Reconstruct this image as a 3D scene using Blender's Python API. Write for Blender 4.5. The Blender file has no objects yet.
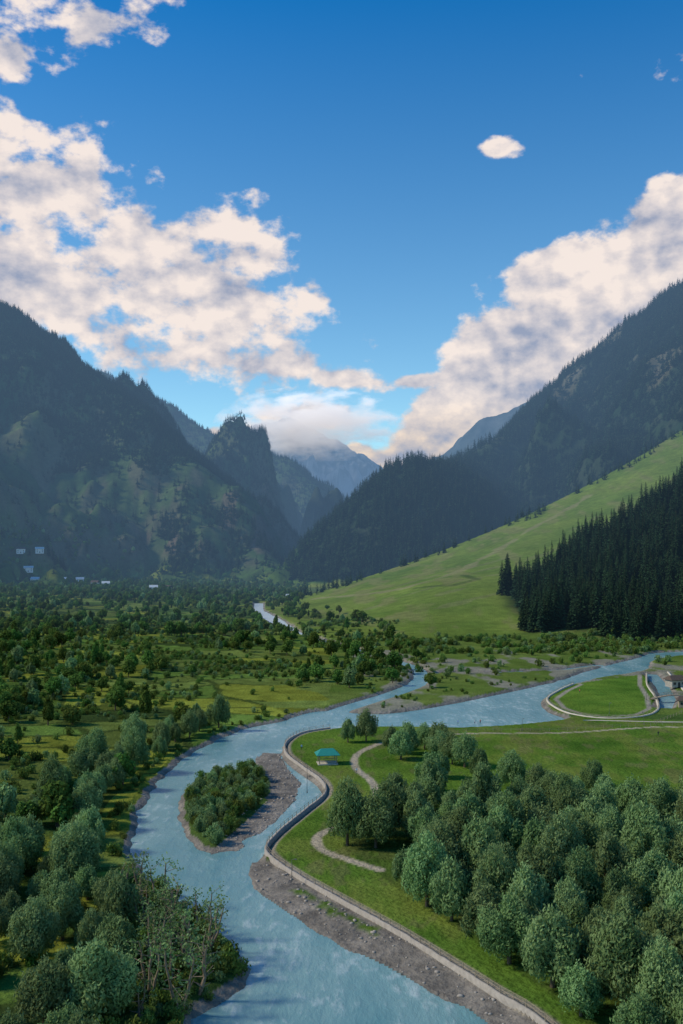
import bpy, math, random
import numpy as np
from mathutils import Vector
random.seed(5); RNG=np.random.default_rng(11)
scene=bpy.context.scene

# ------------------------------------------------------------------ noise
def _h(ix,iy,s):
    n=(ix.astype(np.int64)*374761393+iy.astype(np.int64)*668265263+s*974634777)&0x7fffffff
    n=((n^(n>>13))*1274126177)&0x7fffffff
    n=(n^(n>>16))&0xffffff
    return n/float(0xffffff)
def vnoise(x,y,s=0):
    ix=np.floor(x);iy=np.floor(y);fx=x-ix;fy=y-iy
    fx=fx*fx*fx*(fx*(fx*6-15)+10);fy=fy*fy*fy*(fy*(fy*6-15)+10)
    a=_h(ix,iy,s);b=_h(ix+1,iy,s);c=_h(ix,iy+1,s);d=_h(ix+1,iy+1,s)
    return (a*(1-fx)+b*fx)*(1-fy)+(c*(1-fx)+d*fx)*fy
def fbm(x,y,o=4,s=0):
    t=0;a=.5;n=0
    for i in range(o):
        t=t+a*vnoise(x,y,s+i*17);n+=a;a*=.5
        x,y=x*1.6+y*1.2+3.1,y*1.6-x*1.2+7.7
    return t/n
def sst(a,b,x):
    t=np.clip((x-a)/(b-a),0,1);return t*t*(3-2*t)

# ------------------------------------------------------------------ plan of the valley (metres, camera hill at origin, +Y up-valley)
RIVER=[(-20,60),(-19,100),(-19.1,130.4),(-16.8,134),(-13.6,140),(-13,146),(-15.7,152),(-22.4,164),(-30.7,179),(-37.4,190),(-42.2,203),(-46.5,226),(-48.1,245),(-48.2,273),(-43.5,308),(-34.4,339),(-22,357),(-8.1,380),
 (14.3,373),(38.6,392),(67.5,425),(99.3,465),(135,522),(170.6,571),(186,594),(232,612),(330,640),(330,612),(232,590),(178.6,561),(154,508),(123,476),(106,454),(88,422),(79.8,400),(78,377),(81,361),(71.8,353),(54.7,345),(37,341),(20,343),(3,343),(-4,339),
 (-13.7,330),(-18,312),(-17.1,293),(-11.4,274),(-6.1,258.6),(-5,245),(-9,229),(-13.5,213),(-15.6,201),(-17.3,188.7),(-14.1,177.5),(-6.9,165.7),(-.2,155.4),(6.4,147.4),(12.3,139.5),(17.1,133.3),(19.2,129),(22,115),(26,60)]
ISLAND=[(-39.2,240),(-39.5,261),(-34.8,275),(-25.7,280),(-19,270),(-16.6,250),(-18.7,231),(-21.7,214),(-25.5,201),(-30.3,207),(-35.9,222)]
BAR=[(-24,303),(-19,300),(-14,276),(-10.5,262),(-11,247),(-15,224),(-21.6,203),(-27,199),(-24,230),(-26,275)]
BEACH=[(-17.5,196),(-17.3,188.7),(-14.1,177.5),(-6.9,165.7),(-.2,155.4),(6.4,147.4),(12.3,139.5),(17.1,133.3),(19.2,129),(22,115),(26,60),(34,60),(28,110),(25.8,126.6),(21.4,134.8),(15.8,145),(9.2,156.7),(1.4,169),(-7.6,183.5),(-13.6,195)]
WALL=[(34,100),(25.8,126.6),(21.4,134.8),(15.8,145),(9.2,156.7),(1.4,169),(-7.6,183.5),(-14,196),(-15.1,203),(-13.0,214),(-8.5,230),(-4.1,246),(-5.1,260),(-10.4,276),(-16.2,295),(-17.1,313),(-12.6,328.5),(-3.9,337)]
RING=[(104,448),(93.7,428.6),(83.0,403),(81.5,380),(85,364),(94.8,356),(109,361),(119.4,377),(128,408),(135.8,444),(148,485)]
STREAM1=[(-5,372),(8,398),(22,425),(34,455),(39,488),(37,525),(14,600),(-18,690),(-42,780),(-60,880),(-82,1000),(-95,1150)]
STREAM2=[(38,488),(60,500),(78,497),(111,508),(136,530)]
STREAM3=[(124,385),(134,410),(143,445),(152,490)]
PATH_A=[(28,319),(18,315),(11.3,309),(4.5,293),(4,275),(7.9,258.6),(8,240),(.8,220.6),(-4.9,210),(-3.9,200),(1.6,193.5),(7.2,187.5)]
PATH_B=[(28,319),(42,327),(71.7,328),(100.6,337),(115,339),(170,335),(300,330)]
GROVE=[(0,203),(8,182),(14.5,168),(19,157),(24.5,144),(29.5,132),(37,105),(100,105),(112,180),(104,222),(75,226),(62,218),(40,228),(20,232),(4,228)]

def poly_sd(x,y,P):
    P=np.array(P,float);n=len(P);best=np.full(x.shape,1e18);ins=np.zeros(x.shape,bool)
    for i in range(n):
        ax,ay=P[i];bx,by=P[(i+1)%n];dx,dy=bx-ax,by-ay
        t=np.clip(((x-ax)*dx+(y-ay)*dy)/(dx*dx+dy*dy+1e-9),0,1)
        best=np.minimum(best,(x-ax-t*dx)**2+(y-ay-t*dy)**2)
        if ay!=by:
            c=((ay>y)!=(by>y))&(x<(bx-ax)*(y-ay)/(by-ay)+ax)
            ins^=c
    d=np.sqrt(best);return np.where(ins,-d,d)
def line_d(x,y,P):
    best=np.full(x.shape,1e18)
    for i in range(len(P)-1):
        ax,ay=P[i][:2];bx,by=P[i+1][:2];dx,dy=bx-ax,by-ay
        t=np.clip(((x-ax)*dx+(y-ay)*dy)/(dx*dx+dy*dy+1e-9),0,1)
        best=np.minimum(best,(x-ax-t*dx)**2+(y-ay-t*dy)**2)
    return np.sqrt(best)
def catmull(P,step):
    P=[np.array(p,float) for p in P];P=[2*P[0]-P[1]]+P+[2*P[-1]-P[-2]];out=[]
    for i in range(1,len(P)-2):
        n=max(1,int(np.linalg.norm(P[i+1]-P[i])/step))
        for k in range(n):
            t=k/n
            out.append(.5*((2*P[i])+(-P[i-1]+P[i+1])*t+(2*P[i-1]-5*P[i]+4*P[i+1]-P[i+2])*t*t+(-P[i-1]+3*P[i]-3*P[i+1]+P[i+2])*t**3))
    out.append(P[-2]);return out
RIVER_S=[tuple(p) for p in catmull(RIVER,5)]
ISLAND_S=[tuple(p) for p in catmull(ISLAND+[ISLAND[0]],4)][:-1]
PATH_AS=[tuple(p) for p in catmull(PATH_A,3)]
PATH_BS=[tuple(p) for p in catmull(PATH_B,5)]
STREAM1_S=[tuple(p) for p in catmull(STREAM1,10)]
def sw1(y): return 3.2+(y<470)*1.2+sst(750,800,y)*3.5-1.5*sst(980,1000,y)

# ------------------------------------------------------------------ mountains (ridge crests x,y,z)
M1=[(-1500,2400,900),(-1080,2350,760),(-785,2300,600),(-575,2200,450),(-420,2100,345),(-320,2000,245),(-225,1900,125),(-150,1800,60),(-95,1700,18)]
M1b=[(-1080,2350,760),(-1100,1900,560),(-900,1500,300),(-820,1250,150)]
M2=[(-1600,4000,1000),(-918,3800,715),(-617,3600,560),(-460,3480,455),(-350,3390,395),(-260,3300,375),(-165,3200,345),(-98,3100,268),(-34,3000,190),(16,2900,130),(29,2800,70)]
M3=[(-3500,9000,1500),(-1200,8500,980),(-412,8000,1100),(-92,8000,956),(148,8000,820),(388,8000,684),(700,7900,420)]
M3b=[(300,5200,200),(478,5000,460),(592,5000,585),(742,5000,720),(1100,5000,860),(2500,5200,1300)]
M4=[(1800,2600,1200),(1046,2500,850),(854,2500,720),(646,2500,555),(535,2450,450),(364,2300,320),(265,2150,243),(187,1900,216),(114,1800,213),(76,1750,178),(31,1700,119),(-11,1650,60),(-38,1600,20)]
M4b=[(854,2500,720),(850,1900,540),(800,1500,390),(740,1100,260),(720,800,160)]
def ridge(x,y,P,s,gn,r=25):
    best=np.full(x.shape,-1e9)
    for i in range(len(P)-1):
        ax,ay,az=P[i];bx,by,bz=P[i+1];dx,dy=bx-ax,by-ay
        t=np.clip(((x-ax)*dx+(y-ay)*dy)/(dx*dx+dy*dy),0,1)
        d=np.hypot(x-ax-t*dx,y-ay-t*dy)
        best=np.maximum(best,az+(bz-az)*t-s*gn*(np.sqrt(d*d+r*r)-r))
    return best
def parts(x,y):
    g=1-np.abs(2*fbm(x/230,y/230,4,3)-1)      # gullies
    gn=1+.55*(g-.72)+.22*(fbm(x/60,y/60,3,9)-.5)
    m1=np.maximum(ridge(x,y,M1,.86,np.maximum(gn,.82)),ridge(x,y,M1b,.7,gn))
    m2=ridge(x,y,M2,.88,np.maximum(gn,.90))
    m3=np.maximum(ridge(x,y,M3,.75,gn,60),ridge(x,y,M3b,.95,gn,60))
    m4=np.maximum(ridge(x,y,M4,.92,gn),ridge(x,y,M4b,.9,gn))
    k=np.clip((x+71)/583,0,1.6)
    yc=1150+(x+71)*.6
    z5=.29*np.clip(y-667,0,None)*k
    bulge=9*np.exp(-(((x-90)/90)**2+((y-900)/130)**2))-7*np.exp(-(((x-10)/60)**2+((y-880)/90)**2))
    z5=np.minimum(z5,.29*np.clip(yc-667,0,None)*k-.3*(y-yc))+bulge*sst(680,800,y)
    k6=np.clip((x-118)/200,0,1.6)**.8*(.84+.32*fbm(x/50,y/50,3,15))
    y6=830+(x-150)*.40
    m6=np.minimum(.50*np.clip(y-655,0,None)*k6,.50*np.clip(y6-655,0,None)*k6-.32*(y-y6))
    return m1,m2,m3,m4,z5,m6,yc
def height(x,y,full=False):
    m1,m2,m3,m4,z5,m6,yc=parts(x,y)
    m=np.maximum.reduce([m1,m2,m3,m4])
    m=m+(fbm(x/90,y/90,5,21)-.5)*np.clip(m/120,0,1)*(28+np.clip((y-4200)/60,0,30))
    kk=8.
    z=np.where(m>60,m,kk*np.log1p(np.exp(np.clip(m,-200,60)/kk)))
    z=np.maximum(z,np.maximum(z5,m6))
    z=z+(fbm(x/25,y/25,3,5)-.5)*np.where(x<-50,1.6,.35)*sst(150,400,y+np.where(x<-50,200,0))
    z=z+.03*np.clip(-x-80,0,600)
    near=(y<1150)&(y>40)&(np.abs(x)<420)
    info=None
    if near.any():
        xn,yn=x[near],y[near]
        wob=(fbm(xn/6,yn/6,3,31)-.5)*2.6*np.where((xn>-18)&(xn<130)&(yn<450)&(yn>196),.15,1)
        s=poly_sd(xn,yn,RIVER_S)+wob
        s=np.minimum(s,line_d(xn,yn,STREAM1_S)-sw1(yn)+wob)
        s=np.minimum(s,line_d(xn,yn,STREAM2)-3+wob)
        s=np.minimum(s,line_d(xn,yn,STREAM3)-3)
        isl=poly_sd(xn,yn,ISLAND_S)+wob
        bar=poly_sd(xn,yn,BAR)+wob*1.6
        be=poly_sd(xn,yn,BEACH)
        zz=z[near]
        chan=np.where(s>0,-1.25+1.25*np.clip(s/2.6,0,1)**.7,-1.25+.35*s)
        chan=np.maximum(chan,-3.0)
        zz=np.where(s<2.6,np.minimum(zz,chan+0*zz),zz)
        zz=np.where(be<0.2,-1.15+np.clip(s,0,6)*.11+(fbm(xn/3,yn/3,2,8)-.5)*.15,zz)
        zi=np.where(isl<0,-1.25+1.0*np.clip(-isl/4,0,1),-1.25-.3*isl)
        zb=np.where(bar<0,-1.25+.28*np.clip(-bar/3,0,1)+(fbm(xn/4,yn/4,3,12)-.5)*.3,-1.25-.22*bar)
        zz=np.where(s<0,np.maximum(zz,np.maximum(zi,zb)),zz)
        z[near]=zz
        if full: info=(near,s,isl,bar,be,xn,yn)
    if full: return z,info,(m1,m2,m3,m4,z5,m6,yc),m
    return z

# ------------------------------------------------------------------ materials
def newmat(name):
    m=bpy.data.materials.new(name);m.use_nodes=True;m.node_tree.nodes.clear()
    try: m.cycles.emission_sampling='NONE'
    except Exception: pass
    return m,m.node_tree
def N(nt,t,**k):
    n=nt.nodes.new(t)
    for a,b in k.items(): setattr(n,a,b)
    return n
def math_(nt,op,a,b=None,c=None,clamp=False):
    n=N(nt,'ShaderNodeMath',operation=op,use_clamp=clamp)
    for i,v in enumerate((a,b,c)):
        if v is None: continue
        if hasattr(v,'links'): nt.links.new(v,n.inputs[i])
        else: n.inputs[i].default_value=v
    return n.outputs[0]
def mixc(nt,f,a,b,mode='MIX'):
    n=N(nt,'ShaderNodeMix',data_type='RGBA',blend_type=mode)
    for s,v in ((n.inputs[0],f),(n.inputs[6],a),(n.inputs[7],b)):
        if hasattr(v,'links'): nt.links.new(v,s)
        else: s.default_value=v if not isinstance(v,tuple) else (tuple(v)+(1,))[:4]
    return n.outputs[2]
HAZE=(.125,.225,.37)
PAINTED_HAZE_L=3700.
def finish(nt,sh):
    """painted aerial perspective: blue haze emission mixed into each surface by distance"""
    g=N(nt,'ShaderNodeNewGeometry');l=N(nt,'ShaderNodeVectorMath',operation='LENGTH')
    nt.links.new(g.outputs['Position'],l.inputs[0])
    e=math_(nt,'EXPONENT',math_(nt,'MULTIPLY',math_(nt,'MAXIMUM',math_(nt,'SUBTRACT',l.outputs['Value'],650),0),-1/PAINTED_HAZE_L))
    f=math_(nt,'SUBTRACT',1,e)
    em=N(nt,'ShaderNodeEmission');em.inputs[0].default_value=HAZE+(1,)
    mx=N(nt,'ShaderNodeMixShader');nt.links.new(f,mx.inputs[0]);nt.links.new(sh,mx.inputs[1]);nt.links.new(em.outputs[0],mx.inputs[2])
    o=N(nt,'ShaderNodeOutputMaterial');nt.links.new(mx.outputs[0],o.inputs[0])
def noise(nt,scale,detail=4,vec=None,rough=.55):
    n=N(nt,'ShaderNodeTexNoise');n.inputs['Scale'].default_value=scale;n.inputs['Detail'].default_value=detail;n.inputs['Roughness'].default_value=rough
    if vec is None:
        g=N(nt,'ShaderNodeNewGeometry');vec=g.outputs['Position']
    nt.links.new(vec,n.inputs['Vector']);return n.outputs['Fac']
def principled(nt,col,rough=.9,spec=.2):
    p=N(nt,'ShaderNodeBsdfPrincipled')
    if hasattr(col,'links'): nt.links.new(col,p.inputs['Base Color'])
    else: p.inputs['Base Color'].default_value=tuple(col)+(1,)
    p.inputs['Roughness'].default_value=rough;p.inputs['Specular IOR Level'].default_value=spec
    return p
def simple(name,col,rough=.85,var=.35,scale=3):
    m,nt=newmat(name)
    f=noise(nt,scale,5)
    c=mixc(nt,f,tuple(v*(1-var) for v in col),tuple(min(1,v*(1+var)) for v in col))
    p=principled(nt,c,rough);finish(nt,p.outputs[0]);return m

m_ter,nt=newmat('terrain_ground')
a=N(nt,'ShaderNodeAttribute',attribute_name='Col')
n1=noise(nt,.9,5);n2=noise(nt,.12,4);n3=noise(nt,.02,4)
v=math_(nt,'MULTIPLY_ADD',n1,.9,.55);v2=math_(nt,'MULTIPLY_ADD',n2,.9,.55);v3=math_(nt,'MULTIPLY_ADD',n3,.6,.7)
vv=math_(nt,'MULTIPLY',math_(nt,'MULTIPLY',v,v2),v3)
cc=N(nt,'ShaderNodeCombineXYZ')
for i in range(3): nt.links.new(vv,cc.inputs[i])
c=mixc(nt,1.0,a.outputs['Color'],cc.outputs[0],'MULTIPLY')
p=N(nt,'ShaderNodeBsdfDiffuse');nt.links.new(c,p.inputs[0])
b=N(nt,'ShaderNodeBump');b.inputs['Strength'].default_value=.6;b.inputs['Distance'].default_value=1.2
nt.links.new(n1,b.inputs['Height']);nt.links.new(b.outputs[0],p.inputs['Normal'])
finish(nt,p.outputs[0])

def leafmat(name,c0,c1,trans=.25,rnd=.35,hv=.03):
    m,nt=newmat(name)
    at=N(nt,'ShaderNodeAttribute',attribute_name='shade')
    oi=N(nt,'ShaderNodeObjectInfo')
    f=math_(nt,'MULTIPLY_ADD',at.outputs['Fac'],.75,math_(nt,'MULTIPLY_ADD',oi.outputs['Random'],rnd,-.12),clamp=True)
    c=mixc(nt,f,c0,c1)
    hs=N(nt,'ShaderNodeHueSaturation')
    r2=math_(nt,'FRACT',math_(nt,'MULTIPLY',oi.outputs['Random'],17.3))
    nt.links.new(math_(nt,'MULTIPLY_ADD',r2,hv,.50-hv/2),hs.inputs['Hue'])
    nt.links.new(math_(nt,'MULTIPLY_ADD',r2,.55,.75),hs.inputs['Value'])
    nt.links.new(c,hs.inputs['Color'])
    d=N(nt,'ShaderNodeBsdfDiffuse')
    nt.links.new(hs.outputs[0],d.inputs[0])
    if trans>0:
        t=N(nt,'ShaderNodeBsdfTranslucent');nt.links.new(hs.outputs[0],t.inputs[0])
        mx=N(nt,'ShaderNodeMixShader');mx.inputs[0].default_value=trans
        nt.links.new(d.outputs[0],mx.inputs[1]);nt.links.new(t.outputs[0],mx.inputs[2]);d=mx
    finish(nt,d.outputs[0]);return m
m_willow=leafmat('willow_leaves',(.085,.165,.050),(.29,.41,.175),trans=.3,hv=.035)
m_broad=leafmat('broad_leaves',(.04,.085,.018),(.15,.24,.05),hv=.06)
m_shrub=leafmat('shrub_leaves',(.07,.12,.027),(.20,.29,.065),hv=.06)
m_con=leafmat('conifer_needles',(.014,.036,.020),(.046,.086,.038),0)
m_bark=simple('bark',(.11,.085,.06),.95)
m_dead=simple('pale_bark',(.22,.18,.13),.95)
m_stone=simple('stone',(.34,.31,.27),.9,.45,1.5)
m_conc=simple('pale_concrete',(.5,.46,.38),.9,.25,1)
m_wood=simple('weathered_wood',(.30,.25,.18),.85)
m_teal=simple('teal_roof_paint',(.03,.25,.21),.5,.15)
m_brown=simple('brown_roof',(.10,.075,.06),.8)
m_white=simple('whitewash',(.78,.78,.76),.8,.1)
m_tin=simple('tin_roof',(.55,.60,.64),.4,.2)
m_dark=simple('dark_glass',(.03,.035,.04),.3,.1)
m_metal=simple('painted_metal',(.10,.11,.11),.5,.1)

m_wat,nt=newmat('river_water')
g=N(nt,'ShaderNodeNewGeometry')
mp=N(nt,'ShaderNodeMapping');mp.inputs['Scale'].default_value=(.6,.22,1);mp.inputs['Rotation'].default_value=(0,0,.25);nt.links.new(g.outputs['Position'],mp.inputs[0])
rip=noise(nt,1.0,7,mp.outputs[0],.62);big=noise(nt,.12,5,mp.outputs[0],.6)
sy=N(nt,'ShaderNodeSeparateXYZ');nt.links.new(g.outputs['Position'],sy.inputs[0])
rapid=N(nt,'ShaderNodeMapRange');rapid.inputs[1].default_value=690;rapid.inputs[2].default_value=760;rapid.inputs[4].default_value=.34;nt.links.new(sy.outputs[1],rapid.inputs[0])
foam=N(nt,'ShaderNodeMapRange');foam.inputs[1].default_value=.53;foam.inputs[2].default_value=.76
nt.links.new(math_(nt,'ADD',rapid.outputs[0],math_(nt,'MULTIPLY_ADD',rip,.55,math_(nt,'MULTIPLY',big,.45))),foam.inputs[0])
bc=N(nt,'ShaderNodeMapRange');bc.inputs[1].default_value=.3;bc.inputs[2].default_value=.7;nt.links.new(big,bc.inputs[0])
c=mixc(nt,bc.outputs[0],(.10,.255,.275),(.25,.41,.405))
c=mixc(nt,foam.outputs[0],c,(.62,.70,.70))
p=principled(nt,c,.27,.42);p.inputs['IOR'].default_value=1.33
b=N(nt,'ShaderNodeBump');b.inputs['Strength'].default_value=.75;b.inputs['Distance'].default_value=.42
nt.links.new(rip,b.inputs['Height']);nt.links.new(b.outputs[0],p.inputs['Normal'])
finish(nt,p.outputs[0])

# ------------------------------------------------------------------ mesh helpers
def mesh_np(name,V,F,mats,midx=None,shade=None,smooth=False):
    me=bpy.data.meshes.new(name)
    V=np.asarray(V,np.float32);F=np.asarray(F,np.int32)
    k=F.shape[1]
    me.vertices.add(len(V));me.vertices.foreach_set('co',V.ravel())
    me.loops.add(F.size);me.loops.foreach_set('vertex_index',F.ravel())
    me.polygons.add(len(F));me.polygons.foreach_set('loop_start',np.arange(0,F.size,k,dtype=np.int32))
    try: me.polygons.foreach_set('loop_total',np.full(len(F),k,np.int32))
    except Exception: pass
    for m in mats: me.materials.append(m)
    if midx is not None: me.polygons.foreach_set('material_index',np.asarray(midx,np.int32))
    if smooth: me.polygons.foreach_set('use_smooth',np.ones(len(F),bool))
    if shade is not None:
        at=me.attributes.new('shade','FLOAT','POINT');at.data.foreach_set('value',np.asarray(shade,np.float32))
    me.update(calc_edges=True);me.validate();return me
def addobj(name,me,loc=(0,0,0),rot=0,scl=1,parent=None):
    o=bpy.data.objects.new(name,me);scene.collection.objects.link(o)
    o.location=loc;o.rotation_euler=(0,0,rot);o.scale=(scl,)*3 if not isinstance(scl,tuple) else scl
    if parent: o.parent=parent
    return o

# ------------------------------------------------------------------ terrain sheet
na,nr=1050,1010
A=np.radians(np.linspace(-41,41,na));R=60*np.exp(np.linspace(0,math.log(12500/60),nr))
RR,AA=np.meshgrid(R,A,indexing='ij')
X=(RR*np.sin(AA)).ravel();Y=(RR*np.cos(AA)).ravel()
Z,info,prt,mm=height(X,Y,True)
m1,m2,m3,m4,z5,m6,yc=prt
def C(r,g,b): return np.array([r,g,b])
col=np.tile(C(.06,.11,.027),(len(X),1))
def blend(mask,c):
    global col
    mask=np.clip(mask,0,1)[:,None];col=col*(1-mask)+np.asarray(c)*mask
def fields(X,Y):
    u=(X*.93+Y*.25)+(fbm(X/60,Y/60,3,41)-.5)*50;w=(Y*.95-X*.2)+(fbm(X/50,Y/50,3,42)-.5)*46
    e=np.minimum(np.minimum((u/34)%1,1-(u/34)%1)*34,np.minimum((w/22)%1,1-(w/22)%1)*22)
    return np.floor(u/34),np.floor(w/22),e
cx,cy,edge=fields(X,Y);hh=_h(cx,cy,7);h2=_h(cx,cy,8)
fc=np.where(hh[:,None]<.30,C(.19,.225,.035),np.where(hh[:,None]<.62,C(.10,.17,.034),np.where(hh[:,None]<.85,C(.13,.18,.042),C(.05,.085,.025))))
fc=fc*(.7+.5*h2[:,None])*(.7+.6*fbm(X/6,Y/6,3,46)[:,None])
blend(np.where(X<50,1,0)*sst(.40,.50,fbm(X/80,Y/80,3,44)+.12*sst(180,380,Y)),fc)
blend(((X<-30)&(edge<1.6))*.75,C(.03,.05,.015))
mtn=sst(12,40,mm)
n=fbm(X/120,Y/120,5,51);n_=fbm(X/35,Y/35,4,52)
mc=C(.06,.105,.04)+(n[:,None]-.5)*C(.12,.12,.04)
blend(mtn,np.clip(mc,.012,1))
gz=np.abs(np.gradient(Z.reshape(nr,na),axis=0)/np.gradient(RR,axis=0)).ravel()
gx=np.abs(np.gradient(Z.reshape(nr,na),axis=1)/(np.gradient(AA,axis=1)*RR)).ravel()
st=np.hypot(gz,gx)
rock=mtn*sst(.54,.68,n_*.55+.25*n+.16*np.clip(st,0,1.4))*(Y>1000)
rk=C(.12,.10,.08)+(fbm(X/15,Y/15,3,55)[:,None]-.5)*C(.12,.09,.07)
blend(rock*.6*np.clip(1-(Z-100)/900,.35,1),rk)
cliff=sst(-420,-300,X)*sst(-80,-160,X)*sst(30,70,Z)*sst(260,150,Z)*(Y<2500)*(Y>1300)
blend(cliff*sst(.46,.58,fbm(X/30+3,Y/50,4,57))*.75,C(.15,.105,.085)+(fbm(X/9,Y/14,3,58)[:,None]-.5)*C(.15,.11,.09))
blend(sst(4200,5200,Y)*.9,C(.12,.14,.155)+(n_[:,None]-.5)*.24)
blend((Y>6500)*sst(.50,.60,n_+.10*sst(650,1050,Z))*.8,C(.55,.57,.60))
mead=(sst(-90,-40,X)*sst(645,700,Y)*(z5>=mm-4)*sst(10,-10,Y-yc))
mcol=C(.13,.19,.034)+(fbm(X/45,Y/45,4,61)[:,None]-.5)*C(.10,.09,.02)
blend(mead,mcol)
ped=line_d(X,Y,[(-30,1060),(20,985),(60,950),(110,1010),(150,1100),(230,1230),(330,1330)])+(fbm(X/20,Y/20,3,60)-.5)*16
blend(mead*sst(7,2,ped)*.55,C(.26,.23,.13))
for o_ in range(5):
    ped=line_d(X,Y,[(-20+o_*20,760+o_*60),(80,800+o_*55),(180,880+o_*50),(330,980+o_*60)])+(fbm(X/30,Y/30,3,64+o_)-.5)*26
    blend(mead*sst(3.5,1,ped)*.35,C(.20,.19,.10))
ped=line_d(X,Y,[(70,930),(100,900),(125,925),(120,985)])
blend(mead*sst(6,2,ped)*.6,C(.04,.07,.02))
blend(mead*sst(.54,.70,fbm(X/20,Y/60,4,63))*.6,C(.19,.19,.075))
f4=(m4>z5-5)*(m4>8)*sst(-120,-60,X)*(Y>1000)
blend(f4*.85,C(.02,.038,.022)+(n_[:,None]-.5)*.02)
blend(f4*sst(.57,.65,fbm(X/110,Y/110,4,66))*sst(260,420,Z)*.9,C(.12,.11,.07)+(n_[:,None]-.5)*.1)
def forest6(x,y): return poly_sd(x,y,[(126,690),(142,720),(130,790),(136,840),(200,905),(300,965),(420,1020),(700,1050),(700,560),(330,620),(240,655),(190,655),(160,690)])
s6=forest6(X,Y);blend(sst(8,-8,s6)*.85,C(.025,.045,.018))
near,s,isl,bar,be,xn,yn=info
cn=col[near]
def bn(mask,c):
    global cn
    mask=np.clip(mask,0,1)[:,None];cn=cn*(1-mask)+np.asarray(c)*mask
park=(poly_sd(xn,yn,[(25.8,100)]+WALL[1:]+[(20,345),(72,356),(85,361),(120,352),(300,352),(300,100)])<0)
lawnc=C(.088,.165,.024)+(fbm(xn/14,yn/14,4,71)[:,None]-.5)*C(.09,.10,.016)
bn(park*1.,lawnc)
bn(park*sst(.50,.68,fbm(xn/9,yn/22,4,72))*.55,C(.17,.205,.045))
bn(park*sst(.60,.70,fbm(xn/4,yn/9,4,79))*.4,C(.16,.14,.07))
ringp=poly_sd(xn,yn,RING)<0
bn(ringp*1.,lawnc*1.12)
flats=(xn>-5)&(yn>365)&(yn<660)&(~ringp)&(xn<330)&(Z[near]<10)
bn(flats*1.,C(.11,.165,.035)+(fbm(xn/18,yn/18,4,73)[:,None]-.5)*C(.09,.08,.03))
bn(flats*sst(.56,.68,fbm(xn/12,yn/30,4,74)+.16*sst(14,2,s))*(yn<600)*.85,C(.24,.23,.19))
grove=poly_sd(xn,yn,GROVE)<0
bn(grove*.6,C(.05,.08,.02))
grav=C(.23,.21,.18)+(fbm(xn/2.5,yn/2.5,3,75)[:,None]-.5)*C(.24,.21,.17)
bn((s<1.6)*(~park)*1.,grav)
bn((be<0.3)*1.,grav*.85)
bn(sst(.3,-1.2,poly_sd(xn,yn,[(-8.5,178),(-4,170),(3,160),(5.5,157),(6,160),(0,169),(-6,178)])+(fbm(xn/2,yn/2,3,76)-.5)*3),lawnc*.8)
bn(((isl<-1.5)*1.)*sst(.3,.4,fbm(xn/8,yn/8,3,77)+.2),C(.07,.12,.03))
dirt=C(.40,.35,.26)
pa=np.minimum(line_d(xn,yn,PATH_AS)-1.0,line_d(xn,yn,PATH_BS)-.7)+(fbm(xn/1.5,yn/1.5,2,78)-.5)*.5
bn(sst(.4,-.3,pa),dirt)
wl=line_d(xn,yn,[tuple(q) for q in catmull(WALL,3)])
bn(park*sst(2.2,1.4,wl),dirt*.8)
bn(ringp*sst(4.5,3.8,line_d(xn,yn,RING))*sst(2.0,2.6,line_d(xn,yn,RING)),C(.30,.28,.22))
bn(sst(0.,-.6,s)*(be>0)*(isl>0)*(bar>0),C(.10,.12,.11))
col[near]=cn
col=np.clip(col,.006,.8)
i=np.arange(nr-1)[:,None]*na+np.arange(na-1)[None]
F=np.stack([i,i+1,i+na+1,i+na],-1).reshape(-1,4)
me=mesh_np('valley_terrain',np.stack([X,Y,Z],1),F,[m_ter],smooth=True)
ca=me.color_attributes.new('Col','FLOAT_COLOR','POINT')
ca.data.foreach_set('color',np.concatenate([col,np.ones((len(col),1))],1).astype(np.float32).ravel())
ter=addobj('valley_terrain',me)
if me.polygons[0].normal.z<0: me.flip_normals()
me=mesh_np('river',[(-260,40,-1.25),(420,40,-1.25),(420,1150,-1.25),(-260,1150,-1.25)],[(0,1,2,3)],[m_wat])
addobj('river',me)

# ------------------------------------------------------------------ trees
class Geo:
    def __init__(s): s.V=[];s.F=[];s.M=[];s.S=[];s.n=0
    def add(s,V,F,m,sh):
        V=np.asarray(V,float);F=np.asarray(F,int)
        s.V.append(V);s.F.append(F+s.n);s.M.append(np.full(len(F),m));s.S.append(np.broadcast_to(sh,(len(V),)).astype(float));s.n+=len(V)
    def tube(s,p0,p1,r0,r1,m=1,k=6):
        p0=np.array(p0,float);p1=np.array(p1,float);d=p1-p0;d/=np.linalg.norm(d)+1e-9
        a=np.cross(d,(0,0,1) if abs(d[2])<.9 else (1,0,0));a/=np.linalg.norm(a);b=np.cross(d,a)
        t=np.arange(k)*2*math.pi/k
        c=np.cos(t)[:,None]*a+np.sin(t)[:,None]*b
        V=np.concatenate([p0+c*r0,p1+c*r1]);F=[(j,(j+1)%k,k+(j+1)%k,k+j) for j in range(k)]
        s.add(V,F,m,.5)
    def mesh(s,name,mats): return mesh_np(name,np.concatenate(s.V),np.concatenate(s.F),mats,np.concatenate(s.M),np.concatenate(s.S))
def unit(v): return v/(np.linalg.norm(v,axis=-1,keepdims=True)+1e-9)
def leaves(g,P,Nn,L,W,sh,rng,up=.0):
    n=len(P)
    t=unit(np.cross(Nn,unit(rng.normal(size=(n,3))))+np.array([0,0,up]))
    b=unit(np.cross(Nn,t))
    L=L*rng.uniform(.6,1.3,(n,1));W=W*rng.uniform(.6,1.3,(n,1))
    V=np.stack([P-t*L,P-b*W,P+t*L,P+b*W],1).reshape(-1,3)
    F=np.arange(4*n).reshape(n,4)
    g.add(V,F,0,np.repeat(sh,4))
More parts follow.
